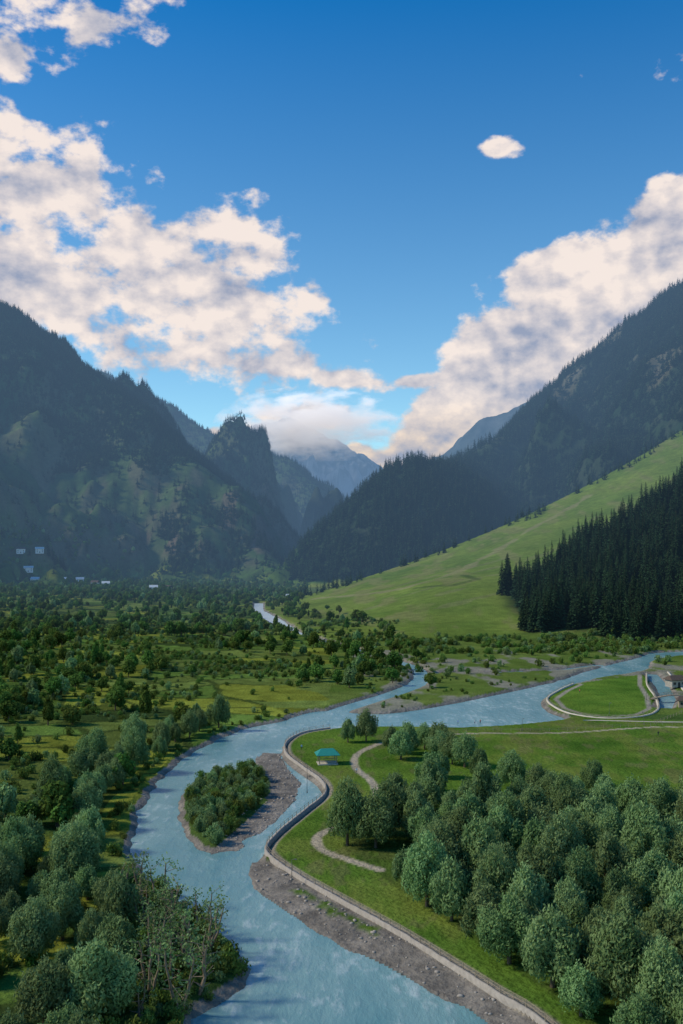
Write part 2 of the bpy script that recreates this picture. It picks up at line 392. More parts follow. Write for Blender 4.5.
def crown(g,lobes,n,L,W,rng,up=0,inner=.3,gap=.42,jit=.55):
    lobes=np.array(lobes);wts=(lobes[:,3]*lobes[:,4]);wts=wts/wts.sum()
    idx=rng.choice(len(lobes),n,p=wts);d=unit(rng.normal(size=(n,3)))
    lum=rng.uniform(.15,.85,len(lobes))
    rr=1-np.abs(rng.normal(size=n))*.13;m=rng.random(n)<inner;rr[m]=rng.random(m.sum())**.5
    m=rng.random(n)<.14;rr[m]=rng.uniform(1.0,1.28,m.sum())
    lb=lobes[idx]
    P=lb[:,:3]+d*rr[:,None]*np.stack([lb[:,3],lb[:,3],lb[:,4]],1)
    q=vnoise(P[:,0]*1.1+P[:,2]*.9+idx*3.3,P[:,1]*1.1-P[:,2]*.8,5)
    P+=d*((q-.45)*1.0*lb[:,3:4].mean())[:,None]*.6
    keep=(vnoise(P[:,0]*1.7+7,P[:,1]*1.7+P[:,2]*1.3,9)>gap-.22)&(P[:,2]>.3)
    P,d,idx,q=P[keep],d[keep],idx[keep],q[keep]
    Nn=unit(d+rng.normal(size=d.shape)*jit+np.array([0,0,.3]))
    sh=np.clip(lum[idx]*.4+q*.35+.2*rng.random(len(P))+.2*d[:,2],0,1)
    leaves(g,P,Nn,L,W,sh,rng,up)
def willow(seed,Ht=11,sp=3.6,n=11500,leafm=None,L=.31,W=.12,base=.12,up=.8):
    rng=np.random.default_rng(seed);g=Geo();lobes=[]
    g.tube((0,0,-.5),(0,0,Ht*.2),.38,.28)
    k=rng.integers(9,14)
    for j in range(k):
        a=j*2.4+rng.uniform(-.4,.4);r=sp*(.2+.65*rng.random()) if j else 0
        top=Ht*(.99-.30*(r/sp)**1.5-rng.uniform(0,.12))
        lx=sp*rng.uniform(.28,.46);lz=(top-Ht*base)*rng.uniform(.32,.44)
        cz=top-lz
        lobes.append((r*math.cos(a),r*math.sin(a),cz,lx,lz))
        g.tube((0,0,Ht*.15),(r*math.cos(a)*.6,r*math.sin(a)*.6,cz),.17,.06,k=5)
    for j in range(6):
        a=j*1.05+rng.uniform(-.3,.3);r=sp*.7
        lobes.append((r*math.cos(a),r*math.sin(a),Ht*(base+.2)+rng.uniform(0,.8),sp*.36,Ht*.17))
    crown(g,lobes,n,L,W,rng,up=up,jit=.4)
    return g.mesh('willow_crown_%d'%seed,[leafm or m_willow,m_bark])
def broadleaf(seed,Ht=9,sp=3.8,n=1500,L=.5,W=.36):
    rng=np.random.default_rng(seed);g=Geo();lobes=[]
    g.tube((0,0,-.5),(0,0,Ht*.35),.3,.2)
    for j in range(9):
        a=j*2.4;r=sp*(.65*rng.random()**.5);z=Ht*rng.uniform(.4,.8)
        if j==0: r=0;z=Ht*.8
        lobes.append((r*math.cos(a),r*math.sin(a),z,sp*rng.uniform(.33,.52),Ht*rng.uniform(.14,.22)))
        g.tube((0,0,Ht*.28),(r*math.cos(a),r*math.sin(a),z),.13,.04,k=4)
    crown(g,lobes,n,L,W,rng,up=.1,gap=.45)
    return g.mesh('broadleaf_%d'%seed,[m_broad,m_bark])
def shrub(seed,mat,n=420,L=.26,W=.13,Ht=2.4,sp=1.6):
    rng=np.random.default_rng(seed);g=Geo();lobes=[]
    for j in range(5):
        a=j*1.9;r=sp*.55*rng.random();lobes.append((r*math.cos(a),r*math.sin(a),Ht*rng.uniform(.3,.55),sp*rng.uniform(.35,.6),Ht*rng.uniform(.3,.42)))
        g.tube((0,0,-.3),(r*math.cos(a),r*math.sin(a),Ht*.45),.06,.02,k=4)
    crown(g,lobes,n,L,W,rng,up=.9)
    return g.mesh('shrub_%d'%seed,[mat,m_bark])
def conifer(seed,Ht=28,sp=4.2,tiers=26,per=9,sub=3):
    rng=np.random.default_rng(seed);g=Geo()
    g.tube((0,0,-2),(0,0,Ht*.97),.42*Ht/28,.05)
    P=[];T=[];S=[];LL=[]
    for i in range(tiers):
        f=i/(tiers-1);z=Ht*(.08+.90*f**.95)
        r=sp*(1-f)**.8*(.75+.45*rng.random())+.25
        for j in range(per):
            a=rng.uniform(0,2*math.pi);rl=r*rng.uniform(.6,1.15)
            for k in range(sub):
                q=(k+.6)/sub
                P.append((math.cos(a)*rl*q,math.sin(a)*rl*q,z-.30*rl*q*q+rng.uniform(-.2,.2)))
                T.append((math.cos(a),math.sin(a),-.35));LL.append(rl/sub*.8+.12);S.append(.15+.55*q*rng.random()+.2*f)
    P=np.array(P);T=unit(np.array(T));LL=np.array(LL)[:,None];S=np.array(S)
    Nn=unit(np.array([0,0,1.])+rng.normal(size=P.shape)*.45);b=unit(np.cross(Nn,T))
    W=LL*.62
    V=np.stack([P-T*LL,P-b*W-T*LL*.1,P+T*LL,P+b*W-T*LL*.1],1).reshape(-1,3)
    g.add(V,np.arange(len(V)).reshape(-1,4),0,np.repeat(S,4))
    return g.mesh('conifer_%d'%seed,[m_con,m_bark])
def sparse(seed,Ht=7.5):
    rng=np.random.default_rng(seed);g=Geo()
    tips=[]
    for s_ in range(2):
        a=rng.uniform(0,6.28);lean=rng.uniform(.2,.9)
        p=np.array([math.cos(a)*.3,math.sin(a)*.3,-.4]);r=.30
        for k in range(5):
            q=p+np.array([math.cos(a)*lean*.4+rng.normal()*.25,math.sin(a)*lean*.4+rng.normal()*.25,Ht/5*rng.uniform(.8,1.1)])
            g.tube(p,q,r,r*.8,k=6);r*=.8
            for b in range(2):
                t=q+rng.normal(size=3)*np.array([1,1,.4])+np.array([0,0,.7]);g.tube(q,t,r*.5,.04,k=4)
                if k>1: tips.append(t)
            p=q
    tips=np.array(tips);P=np.repeat(tips,16,0)+rng.normal(size=(len(tips)*16,3))*.42
    leaves(g,P,unit(rng.normal(size=P.shape)),.26,.14,rng.random(len(P)),rng,.2)
    return g.mesh('sparse_%d'%seed,[m_willow,m_dead])

WIL=[willow(100+i,Ht=10.5+i%3,sp=3.4+.35*(i%3)) for i in range(8)]
SPA=[sparse(300+i) for i in range(5)]
def place(kind,meshes,pts,s0,s1):
    pts=np.array(pts,float);z=height(pts[:,0].copy(),pts[:,1].copy())
    for (x,y),zz in zip(pts,z):
        s=random.uniform(s0,s1)
        addobj(kind,random.choice(meshes),(x,y,zz-.1),random.uniform(0,6.28),(s*random.uniform(.85,1.15),s*random.uniform(.85,1.15),s*random.uniform(.88,1.12)))
def poisson(poly,r,n,rng):
    P=np.array(poly);lo=P.min(0);hi=P.max(0);c=rng.uniform(lo,hi,(n,2))
    c=c[poly_sd(c[:,0],c[:,1],poly)<0]
    out=np.zeros((0,2))
    for q in c:
        if len(out)==0 or ((out-q)**2).sum(1).min()>r*r: out=np.vstack([out,q])
    return out
gp=poisson(GROVE,5.8,3000,RNG)
d_=line_d(gp[:,0],gp[:,1],PATH_AS);gp=gp[d_>3.5]
place('willow_tree',WIL,gp,.62,1.12)
lawn_trees=[(2,312),(7.7,313),(15,300),(19.5,294),(25,301),(28.5,290),(31,280),(21.7,240),(36,261),(43,252),(47.7,244),(50.5,240),(54.8,233),(33,224),(36,228),(12,236),(22,247),(60,228),(88,240),(12,232),(29,296),(26,263),(34,276),(62,246),(17,286)]
place('willow_tree',WIL,lawn_trees,.6,.95)
bank=[]
for i,p in enumerate(catmull([(-49,160),(-48,178),(-52,200),(-57,225),(-58,248),(-57,275),(-52,306),(-43,340)],6.5)):
    bank.append((p[0]+RNG.uniform(-3,2),p[1]+RNG.uniform(-2,2)))
    if i%2: bank.append((p[0]-RNG.uniform(6,14),p[1]+RNG.uniform(-3,3)))
place('willow_tree',WIL,bank,.5,.95)
lowleft=poisson([(-26,100),(-30,128),(-31,150),(-40,170),(-52,190),(-95,200),(-95,100)],6.4,1500,RNG)
place('willow_tree',WIL,lowleft,.5,1.0)
head=poisson([(-21,128),(-17,146),(-22,158),(-31,172),(-36,170),(-29,150),(-28,128)],3.6,500,RNG)
place('riverside_tree',SPA,head,.6,1.1)

lib=bpy.data.collections
def mkcol(name,meshes):
    c=lib.new(name)
    for k,m in enumerate(meshes):
        o=bpy.data.objects.new(name+'_source_%02d'%k,m);c.objects.link(o)
    return c
COL_CON=mkcol('conifer_kinds',[conifer(400+i,sp=3.6+.5*i,tiers=30,per=11) for i in range(3)])
COL_CONF=mkcol('far_conifer_kinds',[conifer(420+i,Ht=20,sp=3.6+.4*i,tiers=13,per=6,sub=2) for i in range(3)])
COL_BR=mkcol('broadleaf_kinds',[broadleaf(500+i,Ht=8+i%3,n=1500) for i in range(4)]+[willow(520,Ht=9,sp=3,n=1700,L=.6,W=.3),willow(521,Ht=12,sp=2,n=1700,leafm=m_broad,L=.6,W=.3),willow(522,Ht=8,sp=3.2,n=1700,leafm=m_shrub,L=.55,W=.3)])
COL_SH=mkcol('shrub_kinds',[shrub(600,m_shrub),shrub(601,m_broad),shrub(602,m_willow),shrub(603,m_shrub)])
COL_ISL=mkcol('island_scrub_kinds',[shrub(610+i,(m_willow,m_shrub,m_willow)[i],n=1300,L=.22,W=.07,Ht=3.6,sp=1.6) for i in range(3)])
def scatter(name,coll,P,s0,s1,sink=.2,power=1.):
    P=np.asarray(P,float);z=height(P[:,0].copy(),P[:,1].copy())-sink
    me=bpy.data.meshes.new(name);n=len(P);me.vertices.add(n)
    me.vertices.foreach_set('co',np.column_stack([P,z]).astype(np.float32).ravel())
    a=me.attributes.new('scl','FLOAT','POINT');a.data.foreach_set('value',(s0+(s1-s0)*RNG.random(n)**power).astype(np.float32))
    a=me.attributes.new('rz','FLOAT','POINT');a.data.foreach_set('value',(RNG.random(n)*6.28).astype(np.float32))
    a=me.attributes.new('pick','INT','POINT');a.data.foreach_set('value',RNG.integers(0,len(coll.objects),n).astype(np.int32))
    o=addobj(name,me)
    ng=bpy.data.node_groups.new(name+'_scatter','GeometryNodeTree')
    ng.interface.new_socket('Geometry',in_out='INPUT',socket_type='NodeSocketGeometry')
    ng.interface.new_socket('Geometry',in_out='OUTPUT',socket_type='NodeSocketGeometry')
    gi=ng.nodes.new('NodeGroupInput');go=ng.nodes.new('NodeGroupOutput')
    ci=ng.nodes.new('GeometryNodeCollectionInfo');ci.inputs['Collection'].default_value=coll
    ci.inputs['Separate Children'].default_value=True;ci.inputs['Reset Children'].default_value=True
    ip=ng.nodes.new('GeometryNodeInstanceOnPoints');ip.inputs['Pick Instance'].default_value=True
    def att(nm,dt):
        q=ng.nodes.new('GeometryNodeInputNamedAttribute');q.data_type=dt;q.inputs['Name'].default_value=nm;return q.outputs['Attribute']
    cx=ng.nodes.new('ShaderNodeCombineXYZ');ng.links.new(att('rz','FLOAT'),cx.inputs[2])
    ng.links.new(gi.outputs[0],ip.inputs['Points']);ng.links.new(ci.outputs[0],ip.inputs['Instance'])
    ng.links.new(att('pick','INT'),ip.inputs['Instance Index']);ng.links.new(cx.outputs[0],ip.inputs['Rotation'])
    ng.links.new(att('scl','FLOAT'),ip.inputs['Scale']);ng.links.new(ip.outputs[0],go.inputs[0])
    md=o.modifiers.new('scatter','NODES');md.node_group=ng
    return o
def rnd(x0,x1,y0,y1,n): return RNG.uniform(x0,x1,n),RNG.uniform(y0,y1,n)
def invw(x,y,mg): return np.abs(x)<y*.42+mg     # only the wedge of valley that can be seen

x,y=rnd(-90,1150,1200,2750,50000)
_m1,_m2,_m3,_m4,_z5,_m6,_yc=parts(x,y)
k=(_m4>_z5-2)&(_m4>6)&invw(x,y,60)&(_m4>=_m1)
z=height(x.copy(),y.copy());k&=~((fbm(x/110,y/110,4,66)>.60)&(z>260)&(RNG.random(len(x))<.8))
scatter('conifer_forest',COL_CONF,np.column_stack([x,y])[k],.6,1.4)
x,y=rnd(-60,520,1000,1500,2200)
_m1,_m2,_m3,_m4,_z5,_m6,_yc=parts(x,y)
k=(np.abs(y-_yc+15)<90*np.clip(fbm(x/60,y/60,3,81)-.3,0,1))
scatter('meadow_edge_trees',COL_CONF,np.column_stack([x,y])[k],.3,.8)
x,y=rnd(110,460,600,1050,5600)
k=(forest6(x,y)<30*(fbm(x/22,y/22,2,83)-.6))&invw(x,y,40)
scatter('conifer_wood',COL_CON,np.column_stack([x,y])[k],.45,1.25)
x,y=rnd(-1150,-30,1350,2600,52000)
_m1,_m2,_m3,_m4,_z5,_m6,_yc=parts(x,y)
f=fbm(x/130,y/130,5,91)
dens=sst(.55,.67,f*.8+.52*sst(150,430,_m1)+.20*sst(-480,-200,x))
k=(_m1>10)&invw(x,y,60)&(RNG.random(len(x))<dens*.9+.07)
scatter('mountainside_conifers',COL_CONF,np.column_stack([x,y])[k],.4,1.0)
x,y=rnd(-1500,150,2500,4100,30000)
_m1,_m2,_m3,_m4,_z5,_m6,_yc=parts(x,y)
k=(_m2>5)&invw(x,y,60)&(fbm(x/250,y/250,3,92)>.36)
scatter('far_mountain_conifers',COL_CONF,np.column_stack([x,y])[k],.5,.9)
x,y=rnd(-620,60,185,1750,15000)
_,_,e=fields(x,y)
f=fbm(x/70,y/70,3,93)
def wet(x,y):
    s=poly_sd(x,y,RIVER_S);s=np.minimum(s,line_d(x,y,STREAM1_S)-sw1(y));return s
S_=wet(x,y);SD=line_d(x,y,STREAM1_S)
lf=(x<-52)|((y>430)&(SD<60)&(x<42))
z=height(x.copy(),y.copy())
pr=np.where(e<3,.36,.03)+sst(.52,.60,f)*.7+sst(800,1200,y)*.3+((y>500)&(y<760)&(SD<22))*.5
k=lf&(S_>np.where((y>740),5,1.2))&(z<110)&(parts(x,y)[4]<6)&(RNG.random(len(x))<pr)&invw(x,y,50)&~((SD<30)&(y>700)&(y<830)&(x>-75)&(RNG.random(len(x))<.6))
k&=~((x>-530)&(x<-370)&(y>1330)&(y<1480)&(RNG.random(len(x))<.8))
scatter('valley_trees',COL_BR,np.column_stack([x,y])[k],.3,1.1,power=1.5)
x,y=rnd(-330,45,130,800,14000)
S_=wet(x,y);f=fbm(x/40,y/40,3,94)
k=((x<-20)|(y>450))&(S_>1.5)&(RNG.random(len(x))<.10+sst(.47,.6,f)*.7+(S_<6)*.5)&invw(x,y,30)&(parts(x,y)[4]<6)
scatter('valley_shrubs',COL_SH,np.column_stack([x,y])[k],.4,1.3)
x,y=rnd(-37,-12,122,176,420)
k=(wet(x,y)>1.2)
scatter('riverside_shrubs',COL_SH,np.column_stack([x,y])[k],.4,1.2)
x,y=rnd(-42,-14,199,282,620)
k=poly_sd(x,y,ISLAND_S)<-2.2
scatter('island_willow_scrub',COL_ISL,np.column_stack([x,y])[k],.5,1.2)
x,y=rnd(35,230,470,680,1900)
k=(poly_sd(x,y,RIVER_S)>3)&((y>575)|(RNG.random(len(x))<.1))&(fbm(x/25,y/25,3,95)>.40)&(poly_sd(x,y,RING)>4)
scatter('river_flat_scrub',COL_SH,np.column_stack([x,y])[k],.6,1.9)
x,y=rnd(10,110,375,470,260)
k=(poly_sd(x,y,RIVER_S)>3)&(poly_sd(x,y,RING)>6)&(line_d(x,y,STREAM1_S)>7)&(fbm(x/15,y/15,3,96)>.5)
scatter('gravel_bar_scrub',COL_SH,np.column_stack([x,y])[k],.4,.8)

# ------------------------------------------------------------------ stones along the beach and bars (one mass)
import bmesh
def rocks(name,P,s0,s1):
    g=Geo();rng=np.random.default_rng(77)
    bm=bmesh.new();bmesh.ops.create_icosphere(bm,subdivisions=1,radius=1);bv=np.array([v.co[:] for v in bm.verts]);bf=np.array([[v.index for v in f.verts] for f in bm.faces]);bm.free()
    z=height(P[:,0].copy(),P[:,1].copy())
    for (x,y),zz in zip(P,z):
        s=rng.uniform(s0,s1)*rng.random()**.8+.1
        v=bv*(1+rng.normal(size=(len(bv),1))*.15)*np.array([s*rng.uniform(.8,1.4),s,s*.6])
        g.add(v+np.array([x,y,zz+.03]),bf,0,.5)
    addobj(name,g.mesh(name,[m_stone]))
x,y=rnd(-26,26,125,305,5000)
k=((poly_sd(x,y,BEACH)<-.3)|(poly_sd(x,y,BAR)<.5))&(RNG.random(len(x))<.4)
rocks('river_stones',np.column_stack([x,y])[k],.08,.42)

# ------------------------------------------------------------------ walls, fences
def sweep(name,P,w,z0,z1,mat):
    P=[np.array(p,float) for p in P];V=[];F=[]
    prof=[(-w/2,z0),(-w/2,z1),(w/2,z1),(w/2,z0)]
    for i,p in enumerate(P):
        t=(P[min(i+1,len(P)-1)]-P[max(i-1,0)]);t/=np.linalg.norm(t);nn=np.array([-t[1],t[0]])
        j=random.uniform(-.06,.06)
        for a,b in prof: V.append((p[0]+nn[0]*a,p[1]+nn[1]*a,b+(j if b==z1 else 0)))
    for i in range(len(P)-1):
        for k in range(4):
            F.append((i*4+k,i*4+(k+1)%4,(i+1)*4+(k+1)%4,(i+1)*4+k))
    F.append((0,1,2,3));e=(len(P)-1)*4;F.append((e+3,e+2,e+1,e))
    return addobj(name,mesh_np(name,V,F,[mat]))
def fence(name,P,z,mat,hgt=1.05):
    g=Geo();P=[np.array(p,float) for p in P]
    for i,p in enumerate(P):
        g.tube((p[0],p[1],z-.1),(p[0],p[1],z+hgt),.07,.06,m=0,k=5)
        if i<len(P)-1:
            q=P[i+1]
            for hh in (.5,.95): g.tube((p[0],p[1],z+hh*hgt),(q[0],q[1],z+hh*hgt),.035,.035,m=0,k=4)
    return addobj(name,g.mesh(name,[mat]))
sweep('stone_river_wall',catmull(WALL,1.5),.6,-2.0,.3,m_stone)
fence('riverside_fence',catmull(WALL,2.6),.28,m_wood)
sweep('stone_embankment',catmull(RING,1.5),.8,-2.2,.35,m_conc)
fence('embankment_fence',catmull(RING,3),.33,m_wood)
sweep('stone_embankment',catmull([(139,380),(143,410),(150,445),(160,490)],2),.9,-2.0,.5,m_conc)
sweep('park_kerb',catmull([(85,352),(120,348),(180,350),(290,346)],3),.5,-.5,.25,m_conc)
fence('park_fence',catmull([(30,322.5),(45,330.5),(72,331.5),(100,340),(118,342),(170,338),(290,334)],3),.0,m_wood)
fence('park_fence',catmull([(108,345),(128,372),(137,392)],3),.0,m_wood)

# ------------------------------------------------------------------ small builds
def box(name,c,s,mat,parent,rot=0):
    me=bpy.data.meshes.new(name);bm=bmesh.new();bmesh.ops.create_cube(bm,size=1)
    bmesh.ops.scale(bm,vec=s,verts=bm.verts);bmesh.ops.bevel(bm,geom=bm.edges,offset=min(s)*.08,segments=1)
    bm.to_mesh(me);bm.free();me.materials.append(mat)
    o=addobj(name,me,c,rot);o.parent=parent;return o
def empty(name,loc,rot=0):
    o=bpy.data.objects.new(name,None);scene.collection.objects.link(o);o.location=loc;o.rotation_euler=(0,0,rot);return o
def roofmesh(name,L,W,h,th,mat,parent,z,hip=0.):
    v=[(-L/2,-W/2,0),(L/2,-W/2,0),(L/2,W/2,0),(-L/2,W/2,0),(-L/2+hip,0,h),(L/2-hip,0,h)]
    V=v+[(a,b,c-th) for a,b,c in v]
    me=bpy.data.meshes.new(name)
    me.from_pydata(V,[],[(0,1,5,4),(2,3,4,5),(1,2,5),(3,0,4),(7,6,10,11),(9,8,11,10),(8,7,11),(6,9,10),(1,0,6,7),(3,2,8,9),(2,1,7,8),(0,3,9,6)])
    me.materials.append(mat);o=addobj(name,me,(0,0,z));o.parent=parent;return o
def house(loc,rot,L,W,Hh,rm):
    e=empty('village_house',loc,rot)
    box('walls',(0,0,Hh/2-.6),(L,W,Hh+1.2),m_white,e)
    roofmesh('roof',L+1.4,W+1.4,W*.42,.15,rm,e,Hh+.05,hip=.0)
    box('door',(0,-W/2-.03,1.05),(1.1,.1,2.1),m_brown,e)
    for i,xx in enumerate((-L*.32,L*.32)):
        box('window_%d'%(i+1),(xx,-W/2-.03,1.6),(1.3,.1,1.2),m_dark,e)
        if Hh>4: box('upper_window_%d'%(i+1),(xx,-W/2-.03,4.3),(1.3,.1,1.2),m_dark,e)
for (hx,hy,r,L,Hh,rm) in [(-470,1500,.3,14,6,m_tin),(-450,1470,-.2,12,6,m_tin),(-490,1530,.1,13,6.5,m_brown),(-430,1500,.5,12,6,m_tin),(-410,1470,.1,12,6,m_tin),(-462,1530,.4,12,6,m_tin),(-505,1490,.2,12,6,m_tin),(-440,1530,-.3,12,6,m_brown),(-395,1510,.3,11,6,m_tin),(-250,1330,.2,10,5,m_tin),(-235,1350,-.3,9,5,m_brown),(-60,1180,.2,10,5,m_tin),(-330,1400,.2,10,6,m_tin),(-350,1420,-.2,10,6,m_brown)]:
    z=float(height(np.array([hx*1.]),np.array([hy*1.]))[0]);house((hx,hy,z),r,L,7,Hh,rm)
e=empty('park_pavilion',(-4.0,281,0),.15)
box('floor_slab',(0,0,.1),(5.6,4.4,.3),m_conc,e)
for i,(a,b) in enumerate([(-2.4,-1.8),(2.4,-1.8),(2.4,1.8),(-2.4,1.8)]): box('post_%d'%(i+1),(a,b,1.5),(.22,.22,2.5),m_wood,e)
box('rail_back',(0,1.8,1.0),(4.6,.1,.12),m_wood,e);box('bench',(0,1.3,.6),(4,.45,.1),m_wood,e)
roofmesh('roof',6.6,5.4,1.5,.12,m_teal,e,2.78,hip=1.6)
e=empty('park_kiosk',(146,437,.3),.3)
box('walls',(0,0,1.6),(7,5,3.2),m_stone,e);roofmesh('roof',8.6,6.6,1.8,.15,m_brown,e,3.25,hip=1.2)
box('door',(0,-2.53,1.1),(1.1,.1,2.2),m_dark,e);box('window_1',(-2.2,-2.53,1.7),(1.2,.1,1),m_dark,e);box('window_2',(2.2,-2.53,1.7),(1.2,.1,1),m_dark,e)
e=empty('park_kiosk',(131,381,.1),-.2)
box('walls',(0,0,1.4),(5,4,2.8),m_wood,e);roofmesh('roof',6.4,5.4,1.4,.15,m_brown,e,2.85,hip=1.)
box('door',(0,-2.03,1.05),(1.0,.1,2.1),m_dark,e);box('window_1',(-1.6,-2.03,1.6),(.9,.1,.9),m_dark,e)
e=empty('footbridge',(133,402,0),.15)
g=Geo()
for i in range(9):
    t0=i/9;t1=(i+1)/9;x0=-9+18*t0;x1=-9+18*t1;z0=.5+1.3*math.sin(math.pi*t0);z1=.5+1.3*math.sin(math.pi*t1)
    V=[(x0,-1.2,z0),(x0,1.2,z0),(x1,1.2,z1),(x1,-1.2,z1)]+[(x0,-1.2,z0-.3),(x0,1.2,z0-.3),(x1,1.2,z1-.3),(x1,-1.2,z1-.3)]
    g.add(V,[(0,3,2,1),(4,5,6,7),(0,4,7,3),(1,2,6,5)],0,.5)
    for sy_ in (-1.1,1.1):
        g.tube((x0,sy_,z0),(x0,sy_,z0+1.1),.08,.07,0);g.tube((x0,sy_,z0+1.05),(x1,sy_,z1+1.05),.06,.06,0);g.tube((x0,sy_,z0+.55),(x1,sy_,z1+.55),.04,.04,0)
o=addobj('deck_and_rails',g.mesh('deck_and_rails',[m_wood]));o.parent=e
def lamp(x,y):
    g=Geo();g.tube((0,0,0),(0,0,.5),.14,.1,0);g.tube((0,0,.5),(0,0,4),.06,.045,0);g.tube((0,0,3.95),(.7,0,4.2),.04,.035,0);g.tube((.55,0,4.1),(1.05,0,4.1),.13,.09,0)
    addobj('street_lamp',g.mesh('street_lamp',[m_metal]),(x,y,0),random.uniform(0,6))
for q in [(-8.5,247),(-9,262),(-9,181),(20,322),(60,332),(98,366),(122,400),(104,344)]: lamp(*q)

# ------------------------------------------------------------------ people
def person(x,y,z,rot,shirt,trous,stride=.18,arm=.2):
    J=[((0,0,.95),.13),((0,0,1.15),.125),((0,0,1.38),.15),((0,0,1.50),.06),((0,.01,1.58),.085),((0,.01,1.68),.10),((0,0,1.76),.06),
       ((-.19,0,1.41),.06),((-.25,arm*.5,1.12),.045),((-.24,arm,.88),.035),((-.24,arm+.03,.78),.035),
       ((.19,0,1.41),.06),((.25,-arm*.5,1.12),.045),((.24,-arm,.88),.035),((.24,-arm+.03,.78),.035),
       ((-.10,0,.86),.10),((-.11,stride*.7,.48),.065),((-.11,stride,.08),.045),((-.11,stride+.17,.03),.04),
       ((.10,0,.86),.10),((.11,-stride*.4,.48),.065),((.11,-stride,.08),.045),((.11,-stride+.17,.03),.04)]
    E=[(0,1),(1,2),(2,3),(3,4),(4,5),(5,6),(2,7),(7,8),(8,9),(9,10),(2,11),(11,12),(12,13),(13,14),(0,15),(15,16),(16,17),(17,18),(0,19),(19,20),(20,21),(21,22)]
    me=bpy.data.meshes.new('person');me.from_pydata([j[0] for j in J],E,[])
    o=addobj('person',me,(x,y,z),rot)
    sk=o.modifiers.new('skin','SKIN');
    for i,j in enumerate(J): me.skin_vertices[0].data[i].radius=(j[1],j[1]*.85)
    me.skin_vertices[0].data[0].use_root=True
    s=o.modifiers.new('sub','SUBSURF');s.levels=1;s.render_levels=1
    m,nt=newmat('clothes');tc=N(nt,'ShaderNodeTexCoord');sp=N(nt,'ShaderNodeSeparateXYZ');nt.links.new(tc.outputs['Object'],sp.inputs[0])
    r=N(nt,'ShaderNodeValToRGB');r.color_ramp.interpolation='CONSTANT'
    el=r.color_ramp.elements;el[0].position=0;el[0].color=(.03,.025,.02,1);el[1].position=.06;el[1].color=trous+(1,)
    for pos,c in ((.5,shirt),(.81,(.42,.26,.18)),(.925,(.02,.015,.01))):
        q=el.new(pos);q.color=c+(1,)
    nt.links.new(math_(nt,'DIVIDE',sp.outputs[2],1.85),r.inputs[0])
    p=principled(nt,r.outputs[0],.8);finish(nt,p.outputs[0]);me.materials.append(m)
for q in [(47,352.5,.0,1.,(.6,.6,.6),(.05,.06,.1)),(49,353,.0,4,(.5,.08,.06),(.04,.04,.05)),(41,352,0,2,(.1,.15,.4),(.05,.05,.05)),(102,322,.05,.4,(.04,.04,.05),(.04,.04,.06)),(120,340,.05,1.2,(.6,.55,.5),(.1,.1,.12)),(100,420,.05,2.2,(.5,.1,.1),(.05,.05,.08)),(4,268,.05,.2,(.7,.7,.7),(.05,.06,.1)),(-12,300.5,.05,2.9,(.15,.3,.5),(.04,.04,.05))]:
    zz=float(height(np.array([q[0]*1.]),np.array([q[1]*1.]))[0]);zz=max(zz,-1.45)
    person(q[0],q[1],zz,q[3],q[4],q[5])

# ------------------------------------------------------------------ cloud wrapped round the far peak (volume, glow added to whiten it, stronger at the top)
bm=bmesh.new();bmesh.ops.create_icosphere(bm,subdivisions=3,radius=1);me=bpy.data.meshes.new('peak_cloud');bm.to_mesh(me);bm.free()
m=bpy.data.materials.new('cloud_vapour_glow');m.use_nodes=True;nt=m.node_tree;nt.nodes.clear()
tc=N(nt,'ShaderNodeTexCoord');l=N(nt,'ShaderNodeVectorMath',operation='LENGTH');nt.links.new(tc.outputs['Object'],l.inputs[0])
nf=noise(nt,3.0,4,tc.outputs['Object'],.62)
dd=math_(nt,'MULTIPLY',math_(nt,'ADD',math_(nt,'MULTIPLY_ADD',l.outputs['Value'],-.9,.80),math_(nt,'MULTIPLY_ADD',nf,3.2,-1.70)),.014)
dd=math_(nt,'MAXIMUM',dd,0)
sx=N(nt,'ShaderNodeSeparateXYZ');nt.links.new(tc.outputs['Object'],sx.inputs[0])
pv=N(nt,'ShaderNodeVolumePrincipled');pv.inputs['Color'].default_value=(.8,.8,.8,1);nt.links.new(dd,pv.inputs['Density'])
pv.inputs['Emission Color'].default_value=(.98,.92,.93,1)
nt.links.new(math_(nt,'MULTIPLY',dd,math_(nt,'MULTIPLY_ADD',sx.outputs[2],.30,.40)),pv.inputs['Emission Strength'])
em=N(nt,'ShaderNodeOutputMaterial');nt.links.new(pv.outputs[0],em.inputs['Volume'])
me.materials.append(m)
o=addobj('peak_cloud',me,(-230,7300,970));o.scale=(720,450,280)

# ------------------------------------------------------------------ world: sky with clouds
SUN_AZ=math.radians(-92);SUN_EL=math.radians(38)
w=bpy.data.worlds.new('World');scene.world=w;w.use_nodes=True;nt=w.node_tree;nt.nodes.clear()
try: w.cycles.sampling_method='MANUAL';w.cycles.sample_map_resolution=256
except Exception: pass
sky=N(nt,'ShaderNodeTexSky',sky_type='NISHITA');sky.sun_disc=False;sky.sun_elevation=SUN_EL;sky.sun_rotation=SUN_AZ;sky.altitude=2000;sky.air_density=1.;sky.dust_density=.6;sky.ozone_density=2.5
tc=N(nt,'ShaderNodeTexCoord');sp=N(nt,'ShaderNodeSeparateXYZ');nt.links.new(tc.outputs['Generated'],sp.inputs[0])
az=math_(nt,'ARCTAN2',sp.outputs[0],sp.outputs[1])
hyp=math_(nt,'SQRT',math_(nt,'ADD',math_(nt,'MULTIPLY',sp.outputs[0],sp.outputs[0]),math_(nt,'MULTIPLY',sp.outputs[1],sp.outputs[1])))
te=math_(nt,'DIVIDE',sp.outputs[2],math_(nt,'MAXIMUM',hyp,.02))
